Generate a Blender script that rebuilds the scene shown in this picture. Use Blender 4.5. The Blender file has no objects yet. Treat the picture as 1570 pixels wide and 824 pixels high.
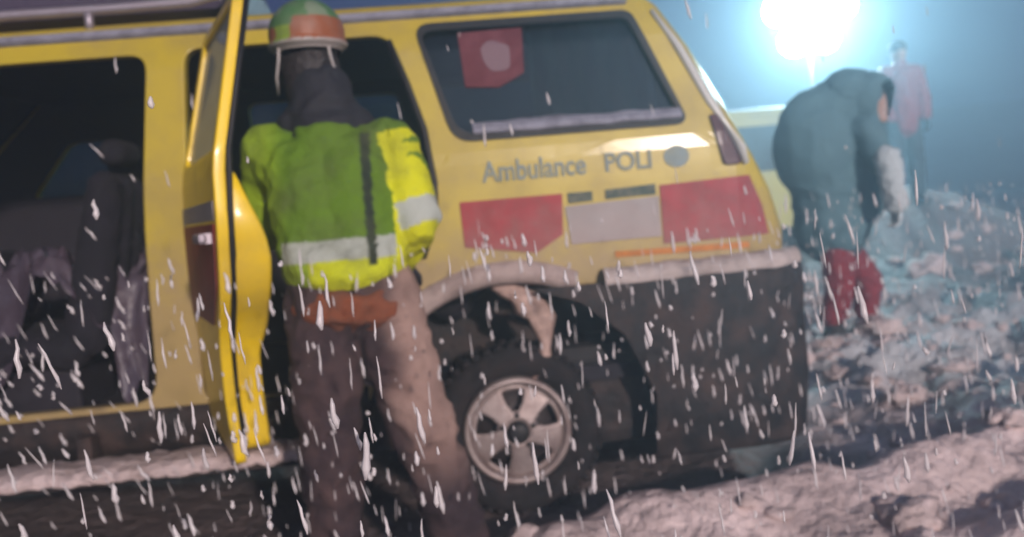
import bpy, bmesh, math, random
from mathutils import Vector, Matrix, noise
random.seed(7)
R = math.radians
S = bpy.context.scene
COL = S.collection

# ------------------------------------------------------------------ camera
cam_d = bpy.data.cameras.new('camera'); cam = bpy.data.objects.new('camera', cam_d); COL.objects.link(cam)
S.camera = cam
yaw, pit, roll = R(5), R(4), R(5)
fw = Vector((math.sin(yaw)*math.cos(pit), math.cos(yaw)*math.cos(pit), -math.sin(pit)))
r0 = Vector((math.cos(yaw), -math.sin(yaw), 0)); u0 = r0.cross(fw)
rt = r0*math.cos(roll) - u0*math.sin(roll); up = u0*math.cos(roll) + r0*math.sin(roll)
m3 = Matrix((rt, up, -fw)).transposed()
cam.matrix_world = Matrix.Translation((-0.306, -3.5, 1.195)) @ m3.to_4x4()
cam_d.sensor_width = 36; cam_d.lens = 36*1425/1570
cam_d.clip_start = .05; cam_d.clip_end = 500
cam_d.dof.use_dof = True; cam_d.dof.focus_distance = 1.15; cam_d.dof.aperture_fstop = 3.8

# ------------------------------------------------------------------ sky, sun, exposure
W = bpy.data.worlds.new('World'); S.world = W; W.use_nodes = True
nt = W.node_tree; nt.nodes.clear()
sky = nt.nodes.new('ShaderNodeTexSky'); sky.sky_type = 'NISHITA'; sky.sun_disc = False
SUN_EL, SUN_AZ = R(15), R(163)       # azimuth measured clockwise from +Y: behind the camera and to its right
sky.sun_elevation = SUN_EL; sky.sun_rotation = SUN_AZ
tint = nt.nodes.new('ShaderNodeMix'); tint.data_type = 'RGBA'; tint.blend_type = 'MULTIPLY'; tint.inputs[0].default_value = 1
nt.links.new(sky.outputs[0], tint.inputs[6]); tint.inputs[7].default_value = (.24, .20, 1.0, 1)
bg = nt.nodes.new('ShaderNodeBackground'); bg.inputs[1].default_value = .024
wo = nt.nodes.new('ShaderNodeOutputWorld')
nt.links.new(tint.outputs[2], bg.inputs[0]); nt.links.new(bg.outputs[0], wo.inputs[0])
sl = bpy.data.lights.new('sun', 'SUN'); sl.energy = 4.1; sl.angle = R(2.5); sl.color = (1, .84, .78)
so = bpy.data.objects.new('sun', sl); COL.objects.link(so)
sd = Vector((math.sin(SUN_AZ)*math.cos(SUN_EL), math.cos(SUN_AZ)*math.cos(SUN_EL), math.sin(SUN_EL)))
so.rotation_euler = sd.to_track_quat('Z', 'Y').to_euler()
S.view_settings.view_transform = 'Standard'; S.view_settings.look = 'None'
S.view_settings.exposure = 0; S.view_settings.gamma = 1
try:
    S.cycles.use_denoising = True
    S.cycles.volume_bounces = 1
    S.cycles.max_bounces = 6
    S.cycles.transparent_max_bounces = 12
except Exception: pass

# ------------------------------------------------------------------ materials
def mat(name, base, rough=.6, metal=0, grime=None, gscale=4, gamt=.5, bump=0, bscale=30, coat=0, vcol=False,
        emit=None, estr=0, spec=None, splash=None, bdist=.02):
    m = bpy.data.materials.new(name); m.use_nodes = True; t = m.node_tree; n = t.nodes; L = t.links
    b = n['Principled BSDF']
    b.inputs['Base Color'].default_value = (*base, 1); b.inputs['Roughness'].default_value = rough
    b.inputs['Metallic'].default_value = metal; b.inputs['Coat Weight'].default_value = coat
    b.inputs['Coat Roughness'].default_value = .2
    if spec is not None: b.inputs['Specular IOR Level'].default_value = spec
    src = None
    if vcol:
        a = n.new('ShaderNodeAttribute'); a.attribute_name = 'colour'; src = a.outputs['Color']
        L.new(src, b.inputs['Base Color'])
    tc = n.new('ShaderNodeTexCoord')
    if grime:
        z = n.new('ShaderNodeTexNoise'); z.inputs['Scale'].default_value = gscale; z.inputs['Detail'].default_value = 8
        z.inputs['Roughness'].default_value = .65
        L.new(tc.outputs['Object'], z.inputs['Vector'])
        rp = n.new('ShaderNodeValToRGB'); rp.color_ramp.elements[0].position = .42; rp.color_ramp.elements[1].position = .72
        rp.color_ramp.elements[1].color = (gamt, gamt, gamt, 1)
        L.new(z.outputs['Fac'], rp.inputs[0])
        mx = n.new('ShaderNodeMix'); mx.data_type = 'RGBA'
        L.new(rp.outputs[0], mx.inputs[0])
        if src: L.new(src, mx.inputs[6])
        else: mx.inputs[6].default_value = (*base, 1)
        mx.inputs[7].default_value = (*grime, 1)
        L.new(mx.outputs[2], b.inputs['Base Color'])
        ra = n.new('ShaderNodeMapRange'); ra.inputs[3].default_value = rough; ra.inputs[4].default_value = min(1, rough+.35)
        L.new(z.outputs['Fac'], ra.inputs[0]); L.new(ra.outputs[0], b.inputs['Roughness'])
    if splash:                       # road slush thrown up over the lower panels
        sx = n.new('ShaderNodeSeparateXYZ'); L.new(tc.outputs['Object'], sx.inputs[0])
        mr = n.new('ShaderNodeMapRange'); mr.inputs[1].default_value = 1.22; mr.inputs[2].default_value = .86; L.new(sx.outputs[2], mr.inputs[0])
        zn = n.new('ShaderNodeTexNoise'); zn.inputs['Scale'].default_value = 11; zn.inputs['Detail'].default_value = 9; zn.inputs['Roughness'].default_value = .75
        L.new(tc.outputs['Object'], zn.inputs['Vector'])
        a1 = n.new('ShaderNodeMath'); a1.operation = 'MULTIPLY_ADD'; a1.inputs[1].default_value = 1.6; L.new(zn.outputs['Fac'], a1.inputs[0]); L.new(mr.outputs[0], a1.inputs[2])
        m2 = n.new('ShaderNodeMapRange'); m2.inputs[1].default_value = .85; m2.inputs[2].default_value = 1.55; m2.inputs[4].default_value = .6; L.new(a1.outputs[0], m2.inputs[0])
        mx2 = n.new('ShaderNodeMix'); mx2.data_type = 'RGBA'; L.new(m2.outputs[0], mx2.inputs[0])
        lk = b.inputs['Base Color'].links
        if lk: L.new(lk[0].from_socket, mx2.inputs[6])
        else: mx2.inputs[6].default_value = (*base, 1)
        mx2.inputs[7].default_value = (*splash, 1); L.new(mx2.outputs[2], b.inputs['Base Color'])
    if bump:
        z2 = n.new('ShaderNodeTexNoise'); z2.inputs['Scale'].default_value = bscale; z2.inputs['Detail'].default_value = 6
        L.new(tc.outputs['Object'], z2.inputs['Vector'])
        bp = n.new('ShaderNodeBump'); bp.inputs['Strength'].default_value = bump; bp.inputs['Distance'].default_value = bdist
        L.new(z2.outputs['Fac'], bp.inputs['Height']); L.new(bp.outputs[0], b.inputs['Normal'])
    if emit:
        b.inputs['Emission Color'].default_value = (*emit, 1); b.inputs['Emission Strength'].default_value = estr
    return m

MUD = (.10, .065, .05)
M = dict(
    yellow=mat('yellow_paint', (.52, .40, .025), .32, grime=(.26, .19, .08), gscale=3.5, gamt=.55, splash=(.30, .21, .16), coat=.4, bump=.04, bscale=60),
    lit_yellow=mat('lit_door_paint', (.95, .66, .008), .3, grime=(.45, .33, .12), gscale=5, gamt=.45, coat=.5),  # the van's yellow made brighter, stronger light on the door painted in
    red=mat('red_film', (.36, .012, .022), .4, grime=(.17, .06, .05), gscale=9, gamt=.7, splash=(.26, .15, .13)),
    silver=mat('silver_film', (.34, .31, .30), .4, grime=(.25, .2, .17), gscale=9, gamt=.5, splash=(.40, .30, .27)),
    orange=mat('orange_film', (.55, .2, .03), .5, grime=MUD, gscale=12, gamt=.5),
    blue=mat('blue_film', (.20, .26, .26), .45, grime=(.38, .34, .14), gscale=22, gamt=.65),
    darkgreen=mat('dark_green_film', (.05, .08, .06), .5, grime=(.3, .27, .2), gscale=20, gamt=.6),
    trim=mat('dirty_black_plastic', (.012, .010, .011), .6, grime=(.075, .046, .038), gscale=8, gamt=.85, bump=.5, bscale=18),
    seal=mat('rubber_seal', (.012, .011, .012), .6, bump=.2),
    tyre=mat('tyre_rubber', (.012, .010, .011), .9, grime=(.04, .026, .024), gscale=9, gamt=.7, bump=.6, bscale=22),
    rim=mat('alloy', (.42, .35, .33), .38, .5, grime=(.13, .08, .07), gscale=7, gamt=.85),
    lining=mat('cabin_lining', (.014, .011, .018), .8, bump=.3, bscale=12),
    seat=mat('seat_fabric', (.009, .008, .013), .9, grime=(.022, .017, .028), gscale=6, gamt=.55, bump=.5, bscale=14),
    rail=mat('brushed_rail', (.42, .38, .42), .35, .7, grime=(.3, .25, .28), gscale=14, gamt=.6),
    snow=mat('wet_snow', (.70, .57, .55), .55, grime=(.22, .16, .14), gscale=7, gamt=.75, bump=.9, bscale=22, bdist=.04),
    flake=mat('snow_streaks', (.82, .78, .78), .3),
    ledge=mat('snowy_rubber', (.27, .27, .33), .5, grime=(.08, .08, .1), gscale=20, gamt=.7),
    reflection_sheet=mat('teal_reflection', (.07, .15, .13), .9, grime=(.05, .1, .1), gscale=5, gamt=.7, bump=.6, bscale=6),
    sticker=mat('red_sticker', (.11, .012, .02), .6, grime=(.3, .12, .14), gscale=10, gamt=.4),
    stickerw=mat('pale_sticker_mark', (.18, .10, .12), .6),
    lamp_red=mat('tail_lens', (.09, .03, .03), .2),
    skin=mat('skin', (.45, .27, .2), .5),
    jacket=mat('jacket', (.3, .5, .02), .7, vcol=True, grime=(.10, .11, .05), gscale=6, gamt=.55, bump=.6, bscale=22, spec=.3),
    cloth=mat('trouser_cloth', (.045, .027, .030), .85, vcol=True, grime=(.14, .08, .07), gscale=5, gamt=.6, bump=.5, bscale=20),
    dark=mat('dark_cloth', (.016, .015, .022), .8, bump=.4, bscale=20),
    hair=mat('hair', (.018, .012, .012), .6, bump=.35, bscale=45),
    helmet=mat('helmet_shell', (.3, .3, .3), .35, vcol=True, grime=(.3, .27, .24), gscale=12, gamt=.35),
    strap=mat('strap', (.45, .42, .4), .6),
    parka=mat('parka', (.08, .16, .19), .65, grime=(.14, .25, .28), gscale=4, gamt=.6, bump=.4, bscale=9),
    redcloth=mat('red_cloth', (.26, .008, .012), .7, bump=.4),
    grey=mat('grey_glove', (.50, .55, .56), .7, bump=.4),
    boot=mat('boot_leather', (.02, .016, .016), .6, bump=.5),
    steel=mat('galvanised', (.3, .3, .31), .45, .8, bump=.1),
    bulb=mat('lit_led_panel', (1, 1, 1), .4, emit=(.72, .97, 1.0), estr=140),
    hill=mat('night_hillside', (.03, .04, .05), .95, grime=(.16, .18, .2), gscale=.25, gamt=.6),
)

_fm = M['flake']; _n = _fm.node_tree.nodes; _L = _fm.node_tree.links      # wet snow lets some light through
_t = _n.new('ShaderNodeBsdfTransparent'); _x = _n.new('ShaderNodeMixShader'); _x.inputs[0].default_value = .62
_o = _n['Material Output']; _L.new(_t.outputs[0], _x.inputs[1]); _L.new(_n['Principled BSDF'].outputs[0], _x.inputs[2]); _L.new(_x.outputs[0], _o.inputs[0])
def glass(name, tintc, refl=.12):
    m = bpy.data.materials.new(name); m.use_nodes = True; n = m.node_tree.nodes; L = m.node_tree.links; n.clear()
    o = n.new('ShaderNodeOutputMaterial'); mx = n.new('ShaderNodeMixShader'); tr = n.new('ShaderNodeBsdfTransparent')
    gl = n.new('ShaderNodeBsdfGlossy'); gl.inputs['Roughness'].default_value = .08
    fr = n.new('ShaderNodeFresnel'); fr.inputs[0].default_value = 1.5
    ad = n.new('ShaderNodeMath'); ad.inputs[1].default_value = refl
    tr.inputs[0].default_value = (*tintc, 1)
    L.new(fr.outputs[0], ad.inputs[0]); L.new(ad.outputs[0], mx.inputs[0])
    L.new(tr.outputs[0], mx.inputs[1]); L.new(gl.outputs[0], mx.inputs[2]); L.new(mx.outputs[0], o.inputs[0])
    return m
M['glass'] = glass('dark_window_glass', (.38, .5, .5), .05)
M['clear'] = glass('grey_teal_door_glass', (.55, .72, .72), .25)
_n = M['clear'].node_tree.nodes; _L = M['clear'].node_tree.links
_d = _n.new('ShaderNodeBsdfDiffuse'); _d.inputs[0].default_value = (.36, .44, .45, 1); _x = _n.new('ShaderNodeMixShader'); _x.inputs[0].default_value = .65  # even grey-teal diffuse mixed into the door glass
_o = [k for k in _n if k.type == 'OUTPUT_MATERIAL'][0]; _src = _o.inputs[0].links[0].from_socket
_L.new(_src, _x.inputs[1]); _L.new(_d.outputs[0], _x.inputs[2]); _L.new(_x.outputs[0], _o.inputs[0])

# ------------------------------------------------------------------ mesh helpers
def link(name, me, material=None, parent=None):
    o = bpy.data.objects.new(name, me); COL.objects.link(o)
    if material: me.materials.append(M[material] if isinstance(material, str) else material)
    if parent: o.parent = parent
    return o
def from_bm(name, bm, material, parent=None, smooth=False):
    bmesh.ops.recalc_face_normals(bm, faces=bm.faces)
    me = bpy.data.meshes.new(name); bm.to_mesh(me); bm.free()
    if smooth:
        for p in me.polygons: p.use_smooth = True
    return link(name, me, material, parent)
def tag(o, label=None, cat=None, group=None, kind=None):
    for k, v in (('label', label), ('category', cat), ('group', group), ('kind', kind)):
        if v: o[k] = v
    return o
def empty(name, loc, label, cat, group=None):
    o = bpy.data.objects.new(name, None); COL.objects.link(o); o.location = loc
    o.empty_display_size = .1
    return tag(o, label, cat, group)
def box(bm, c, s, bev=0, rot=None):
    r = bmesh.ops.create_cube(bm, size=1)
    vs = r['verts']
    bmesh.ops.scale(bm, vec=s, verts=vs)
    if bev:
        es = list({e for v in vs for e in v.link_edges})
        q = bmesh.ops.bevel(bm, geom=es, offset=bev, segments=2, affect='EDGES', profile=.6)
        vs = list({v for f in q['faces'] for v in f.verts} | {v for v in vs if v.is_valid})
    if rot: bmesh.ops.rotate(bm, verts=vs, cent=(0, 0, 0), matrix=rot)
    bmesh.ops.translate(bm, vec=c, verts=vs)
def tube(bm, pts, r, seg=10, closed=False):
    pts = [Vector(p) for p in pts]; n = len(pts); rings = []
    rr = r if isinstance(r, (list, tuple)) else [r]*n
    for i, p in enumerate(pts):
        a = pts[i-1] if (i or closed) else p; b = pts[(i+1) % n] if (i < n-1 or closed) else p
        t = (b-a).normalized(); ref = Vector((0, 0, 1)) if abs(t.z) < .9 else Vector((0, 1, 0))
        x = t.cross(ref).normalized(); y = t.cross(x)
        rings.append([bm.verts.new(p + (x*math.cos(k*2*math.pi/seg) + y*math.sin(k*2*math.pi/seg))*rr[i]) for k in range(seg)])
    for i in range(n if closed else n-1):
        A, B = rings[i], rings[(i+1) % n]
        for k in range(seg): bm.faces.new((A[k], A[(k+1) % seg], B[(k+1) % seg], B[k]))
    if not closed: bm.faces.new(rings[0]); bm.faces.new(rings[-1][::-1])
def lathe(bm, prof, seg=40, M4=Matrix()):
    """prof: (radius, axial) revolved round local Y"""
    rings = []
    for r, a in prof:
        rings.append([bm.verts.new(M4 @ Vector((r*math.cos(k*2*math.pi/seg), a, r*math.sin(k*2*math.pi/seg)))) for k in range(seg)])
    for i in range(len(rings)-1):
        for k in range(seg): bm.faces.new((rings[i][k], rings[i][(k+1) % seg], rings[i+1][(k+1) % seg], rings[i+1][k]))
def rounded(pts, r, seg=5):
    out = []; n = len(pts)
    for i in range(n):
        p = Vector(pts[i][:2]); ri = pts[i][2] if len(pts[i]) > 2 else r
        a = Vector(pts[i-1][:2]); b = Vector(pts[(i+1) % n][:2])
        if ri <= 0: out.append(tuple(p)); continue
        da = (a-p); db = (b-p); k = min(ri, da.length*.45, db.length*.45)
        A = p + da.normalized()*k; B = p + db.normalized()*k
        for j in range(seg+1):
            t = j/seg; out.append(tuple((1-t)**2*A + 2*t*(1-t)*p + t*t*B))
    return out
def plate(name, outer, holes, thick, material, parent=None, bend=None, bevel=0, y0=0, cuts=True):
    """an x-z outline with openings, given thickness along +y, then bent by bend(x, z) -> dy"""
    cu = bpy.data.curves.new('c', 'CURVE'); cu.dimensions = '2D'; cu.fill_mode = 'BOTH'
    cu.extrude = max(thick/2 - bevel, .0005); cu.bevel_depth = bevel; cu.bevel_resolution = 2; cu.offset = -bevel
    for loop in [outer] + holes:
        sp = cu.splines.new('POLY'); sp.points.add(len(loop)-1); sp.use_cyclic_u = True
        for i, (x, z) in enumerate(loop): sp.points[i].co = (x, z, 0, 1)
    ob = bpy.data.objects.new('c', cu); COL.objects.link(ob)
    dg = bpy.context.evaluated_depsgraph_get(); me = bpy.data.meshes.new_from_object(ob.evaluated_get(dg))
    bpy.data.objects.remove(ob); bpy.data.curves.remove(cu)
    bm = bmesh.new(); bm.from_mesh(me); bpy.data.meshes.remove(me)
    for v in bm.verts: v.co = Vector((v.co.x, y0 + thick/2 - v.co.z, v.co.y))
    bmesh.ops.remove_doubles(bm, verts=bm.verts, dist=.0004)
    if bend and cuts:
        for z in [i*.05 for i in range(4, 42)]:
            bmesh.ops.bisect_plane(bm, geom=bm.verts[:]+bm.edges[:]+bm.faces[:], plane_co=(0, 0, z+.0013), plane_no=(0, 0, 1))
        for x in [i*.1-3.3 for i in range(46)]:
            bmesh.ops.bisect_plane(bm, geom=bm.verts[:]+bm.edges[:]+bm.faces[:], plane_co=(x+.0013, 0, 0), plane_no=(1, 0, 0))
    if bend:
        for v in bm.verts: v.co.y += bend(v.co.x, v.co.z)
    return from_bm(name, bm, material, parent)
def blob(name, caps, voxel, material, parent=None, smooth=4, off=(0, 0, 0), folds=0, fscale=9, colour=None, cut=None):
    """round-ended tapered limbs and ellipsoids fused into one continuous skin"""
    bm = bmesh.new()
    for c in caps:
        if c[0] == 'e':
            q = bmesh.ops.create_uvsphere(bm, u_segments=24, v_segments=16, radius=1)['verts']
            bmesh.ops.scale(bm, vec=c[2], verts=q)
            if len(c) > 3: bmesh.ops.rotate(bm, verts=q, cent=(0, 0, 0), matrix=Matrix.Rotation(c[3][0], 3, c[3][1]))
            bmesh.ops.translate(bm, vec=c[1], verts=q)
        else:
            a, b, ra, rb = Vector(c[0]), Vector(c[1]), c[2], c[3]
            n = max(2, int((b-a).length/(min(ra, rb)*.35))+1)
            for i in range(n+1):
                t = i/n
                q = bmesh.ops.create_icosphere(bm, subdivisions=2, radius=ra+(rb-ra)*t)['verts']
                bmesh.ops.translate(bm, vec=a+(b-a)*t, verts=q)
    me = bpy.data.meshes.new('b'); bm.to_mesh(me); bm.free()
    ob = bpy.data.objects.new('b', me); COL.objects.link(ob)
    md = ob.modifiers.new('r', 'REMESH'); md.mode = 'VOXEL'; md.voxel_size = voxel
    ms = ob.modifiers.new('s', 'SMOOTH'); ms.iterations = smooth; ms.factor = .6
    dg = bpy.context.evaluated_depsgraph_get(); out = bpy.data.meshes.new_from_object(ob.evaluated_get(dg))
    bpy.data.objects.remove(ob); bpy.data.meshes.remove(me)
    out.name = name
    nr = [v.normal.copy() for v in out.vertices]
    for v, nn in zip(out.vertices, nr):
        if folds:
            p = v.co
            k = noise.noise(Vector((p.x*fscale, p.y*fscale, p.z*fscale*1.7+3))) + .5*noise.noise(p*fscale*2.3)
            v.co = p + nn*folds*(1-2*abs(k))
    if cut:
        b2 = bmesh.new(); b2.from_mesh(out)
        for co, no in cut:
            bmesh.ops.bisect_plane(b2, geom=b2.verts[:]+b2.edges[:]+b2.faces[:], plane_co=co, plane_no=no, clear_outer=True)
        b2.to_mesh(out); b2.free()
    if colour:
        at = out.color_attributes.new('colour', 'FLOAT_COLOR', 'POINT')
        for i, v in enumerate(out.vertices): at.data[i].color = (*colour(v.co), 1)
    o3 = Vector(off)
    for v in out.vertices: v.co -= o3
    for p in out.polygons: p.use_smooth = True
    out.materials.clear()
    return link(name, out, material, parent)

# ------------------------------------------------------------------ ground
def sstep(a, b, x):
    t = max(0, min(1, (x-a)/(b-a))); return t*t*(3-2*t)
def gz(x, y):
    p = Vector((x, y, 0))
    rough = .45 + .55*sstep(.5, 2.0, x + .25*y)
    near_van = sstep(.25, .9, max(-2.9-x, x-1.35, -y-.05, y-2.0))       # flatter under the van
    a = .035*noise.noise(p*1.1)
    rid = 1-abs(noise.noise(p*2.3+Vector((3, 1, 0))))*2
    cl = noise.cell(p*4.2+Vector((noise.noise(p*3), noise.noise(p*3+Vector((5, 5, 5))), 0))*1.5)
    rl = 1-abs(noise.noise(p*1.15+Vector((noise.noise(p*2), 4, 1))))*2.2
    b = .17*rl*rough + .08*rid*rough + .012*cl*rough + .05*noise.noise(p*5.3)*rough + .022*noise.noise(p*12)*rough
    bank = .95*math.exp(-(((x-5.2)/1.1)**2+((y-6.6)/.9)**2)*.9) + .40*sstep(2.0, 2.3, y)*sstep(3.3, 2.9, y)*sstep(1.9, 1.4, x)  # last term: unseen ridge added to stop floodlight under the van
    berm = (.20+.06*noise.noise(p*4))*math.exp(-((y+.56-.20*x)/.20)**2)*sstep(-.30, .15, x)
    return (a + b)*(.25+.75*near_van) + bank + berm - .03
def axis(lo, hi, mid0, mid1, fine, grow):
    v = [mid0]
    while v[-1] < mid1: v.append(v[-1]+fine)
    s = fine
    while v[-1] < hi: s *= grow; v.append(v[-1]+s)
    s = fine; w = [mid0]
    while w[-1] > lo: s *= grow; w.append(w[-1]-s)
    return w[:0:-1] + v
bm = bmesh.new()
xs = axis(-40, 45, -1.2, 5.2, .03, 1.13); ys = axis(-7.2, 60, -1.9, 4.2, .03, 1.12)
gr = [[bm.verts.new((x, y, gz(x, y) if abs(x) < 40 and y < 60 else .9*(x > 4))) for x in xs] for y in ys]
for j in range(len(ys)-1):
    for i in range(len(xs)-1): bm.faces.new((gr[j][i], gr[j][i+1], gr[j+1][i+1], gr[j+1][i]))
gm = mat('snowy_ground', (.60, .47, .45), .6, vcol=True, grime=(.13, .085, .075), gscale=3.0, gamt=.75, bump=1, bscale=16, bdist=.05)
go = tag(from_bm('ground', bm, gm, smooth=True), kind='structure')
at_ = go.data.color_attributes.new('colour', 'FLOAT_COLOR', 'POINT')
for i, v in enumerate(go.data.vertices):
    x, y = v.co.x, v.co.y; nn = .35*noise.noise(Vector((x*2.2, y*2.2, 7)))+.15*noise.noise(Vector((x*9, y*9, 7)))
    e1 = sstep(-.15, .15, (y + .34 - .22*max(0, x)) + nn*.6) * sstep(1.55, 1.15, x + nn)      # shade under and beside the van, painted into the ground colour
    e2 = sstep(.1, -.35, x + nn)  # left foreground shade, painted dark the same way
    far = .72*sstep(2.6, 6.5, math.hypot(x-1, y))  # light weakening with distance, painted as darker ground
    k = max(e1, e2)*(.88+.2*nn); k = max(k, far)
    a_, b_ = Vector((.76, .62, .60)).lerp(Vector((.54, .56, .58)), sstep(.2, 1.8, y+nn)), Vector((.062, .042, .042))  # cooler light farther back painted as bluer snow
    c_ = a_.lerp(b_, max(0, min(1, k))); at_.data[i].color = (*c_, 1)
# dark valley side beyond
bm = bmesh.new(); rows = []
for j in range(9):
    t = j/8
    rows.append([bm.verts.new((x, 24+22*t, .3 + 4.2*t**1.3*(1+.35*noise.noise(Vector((x*.05, t*2, 1)))))) for x in range(-42, 49, 2)])
for j in range(8):
    for i in range(len(rows[0])-1): bm.faces.new((rows[j][i], rows[j][i+1], rows[j+1][i+1], rows[j+1][i]))
tag(from_bm('hillside', bm, 'hill', smooth=True), kind='structure')

# ------------------------------------------------------------------ the van
VAN = empty('rescue_van', (-.9, .9, 0), 'yellow rescue van with red and silver blocks, its side door standing open', 'van')
def vp(o):
    o.parent = VAN; o.matrix_parent_inverse = Matrix.Translation((.9, -.9, 0)); return o
WD = 1.84
def bend(x, z):
    b = 0
    if z > 1.38: b += .22*(z-1.38) + .35*max(0, z-1.8)**1.4
    b += .018*((z-1.05)/.5)**2 if z < 1.38 else .018*(.33/.5)**2
    b += .10*sstep(.80, 1.12, x + .28*max(0, z-1.27))**2*.6
    return b
ZT = 1.985
rear_edge = [(1.03, .90), (1.035, 1.0), (.99, 1.16), (.925, 1.30), (.825, 1.52), (.72, 1.75), (.62, 1.93), (.56, ZT)]
WX, WZ, AR = -.03, .33, .575
def arch(a0, a1, r, n=18): return [(WX + r*math.cos(R(a0+(a1-a0)*i/n)), WZ + r*math.sin(R(a0+(a1-a0)*i/n))) for i in range(n+1)]
a_l = 180 - math.degrees(math.asin((.50-WZ)/AR)); a_r = math.degrees(math.asin((.86-WZ)/AR))
outer = [(-3.05, .50)] + arch(a_l, a_r, AR) + [(.92, .86)] + rear_edge + [(-2.2, ZT), (-2.75, 1.52), (-3.05, 1.35)]
front_open = rounded([(-2.45, .58), (-1.355, .575, .10), (-1.33, 1.2, 0), (-1.285, 1.865, .07), (-2.05, 1.865), (-2.45, 1.45)], .07)
rear_open = rounded([(-1.185, .555, .06), (-.76, .555, .05), (-.70, .68, .06), (-.52, .88, .1), (-.33, 1.02, .1), (-.265, 1.2, .05), (-.275, 1.5, 0), (-.385, 1.875, .07), (-1.145, 1.875, .06)], .06)
qwin = rounded([(-.16, 1.455, .07), (.71, 1.455, .05), (.545, 1.895, .03), (-.275, 1.895, .06)], .05)
vp(plate('body', outer, [front_open, rear_open, qwin], .07, 'yellow', bend=bend, bevel=.008))
# far side: same outline with three windows
fw1 = rounded([(-2.4, 1.44), (-1.98, 1.44), (-1.96, 1.72), (-2.15, 1.72)], .05)
fw2 = rounded([(-1.2, 1.40), (-.34, 1.40), (-.40, 1.85), (-1.2, 1.85)], .05)
fw3 = rounded([(-.2, 1.44), (.68, 1.44), (.5, 1.86), (-.2, 1.86)], .05)
fs = plate('far_side_panel', outer, [fw1, fw2, fw3], .07, 'yellow', bend=bend, bevel=.006)
for v in fs.data.vertices: v.co.y = WD - v.co.y
fs.data.flip_normals(); vp(fs)
fl_out = [(-3.0, .52), (.30, .55), (.30, .92), (.95, .92), (.93, 1.2), (.52, 1.97), (-2.18, 1.97), (-2.72, 1.5), (-3.0, 1.33)]
fl = plate('far_lining', fl_out, [fw1, fw2, fw3], .02, 'lining', bend=bend, y0=.08)
for v in fl.data.vertices: v.co.y = WD - v.co.y
fl.data.flip_normals(); vp(fl)
for w in (fw1, fw2, fw3):
    g = plate('window', w, [], .006, 'glass', bend=bend, y0=.03)
    for v in g.data.vertices: v.co.y = WD - v.co.y
    vp(g)
# roof
bm = bmesh.new(); rows = []
yb = bend(0, ZT)
N = 14
for i in range(N+1):
    t = i/N; ang = math.pi*t
    y = WD/2 - (WD/2 - yb - .002)*math.cos(ang)
    z = ZT - .03 + .10*max(0, math.sin(ang))**.7
    row = []
    for x in [-2.25, -2.0, -1.5, -1, -.5, 0, .4, .55, .61]:
        e = .012*(x+.8)**2
        row.append(bm.verts.new((x, y, z - e*.2)))
    rows.append(row)
for i in range(N):
    for k in range(8): bm.faces.new((rows[i][k], rows[i][k+1], rows[i+1][k+1], rows[i+1][k]))
vp(from_bm('roof', bm, 'yellow', smooth=True))
# back end (tailgate with its screen), bonnet and windscreen
bm = bmesh.new(); rows = []
for (x, z) in [(1.03, .87)] + rear_edge[1:]:
    b = bend(x, z); row = []
    for k in range(5):
        a = k/4*math.pi/2; row.append(bm.verts.new((x - .004 + .075*math.sin(a), b + .004 + .085 - .085*math.cos(a), z)))
    for k in range(5):
        a = (4-k)/4*math.pi/2; row.append(bm.verts.new((x - .004 + .075*math.sin(a), WD - b - .089 + .085*math.cos(a), z)))
    rows.append(row)
for i in range(len(rows)-1):
    for k in range(9): bm.faces.new((rows[i][k], rows[i][k+1], rows[i+1][k+1], rows[i+1][k]))
vp(from_bm('tailgate', bm, 'yellow', smooth=True))
bm = bmesh.new()
vs = [bm.verts.new(p) for p in ((.975, .28, 1.36), (.975, WD-.28, 1.36), (.745, WD-.33, 1.86), (.745, .33, 1.86))]
bm.faces.new(vs)
q = bmesh.ops.extrude_face_region(bm, geom=bm.faces[:]); bmesh.ops.translate(bm, vec=(.012, 0, .006), verts=[v for v in q['geom'] if isinstance(v, bmesh.types.BMVert)])
vp(from_bm('rear_screen', bm, 'glass'))
bm = bmesh.new(); secs = []
for (x, z) in [(-2.2, ZT-.03), (-2.75, 1.50), (-3.05, 1.33), (-3.6, 1.15), (-3.85, .95), (-3.88, .45)]:
    secs.append([bm.verts.new((x, y, z+.02*math.sin(math.pi*y/WD))) for y in (.12, .5, .92, 1.34, WD-.12)])
b3 = bmesh.new(); ws = [[b3.verts.new(v.co) for v in sec] for sec in secs[:3]]
for i in range(2):
    for k in range(4): b3.faces.new((ws[i][k], ws[i][k+1], ws[i+1][k+1], ws[i+1][k]))
vp(from_bm('windscreen', b3, 'glass'))
for i in range(2, 5):
    for k in range(4): bm.faces.new((secs[i][k], secs[i][k+1], secs[i+1][k+1], secs[i+1][k]))
for sec in secs[:2]:
    for v in sec: bm.verts.remove(v)
for k in (0, 4):
    b = bm.verts.new((-3.05, .12 if k == 0 else WD-.12, .45))
    bm.faces.new([secs[i][k] for i in range(2, 6)] + [b])
vp(from_bm('bonnet', bm, 'yellow'))
# cabin lining: floor, ceiling, bulkheads
bm = bmesh.new()
box(bm, (-1.0, WD/2, .50), (3.4, WD-.2, .06)); box(bm, (-1.0, WD/2, 1.93), (3.0, WD-.34, .03))
box(bm, (-2.62, WD/2, .85), (.3, WD-.2, .66), .05)
vp(from_bm('cabin_floor', bm, 'lining'))
bm = bmesh.new(); bm.free()
bm = bmesh.new(); box(bm, (-1.2, WD/2, .36), (3.5, WD-.36, .22), .03); box(bm, (.55, WD/2, .40), (.95, WD-.3, .42), .06)
tube(bm, [(WX, .2, .32), (WX, WD-.2, .32)], .06); box(bm, (-1.6, 1.3, .24), (1.0, .5, .16), .04); box(bm, (.5, WD-.3, .3), (1.0, .35, .34), .05)
vp(from_bm('underbody', bm, 'trim'))
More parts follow.
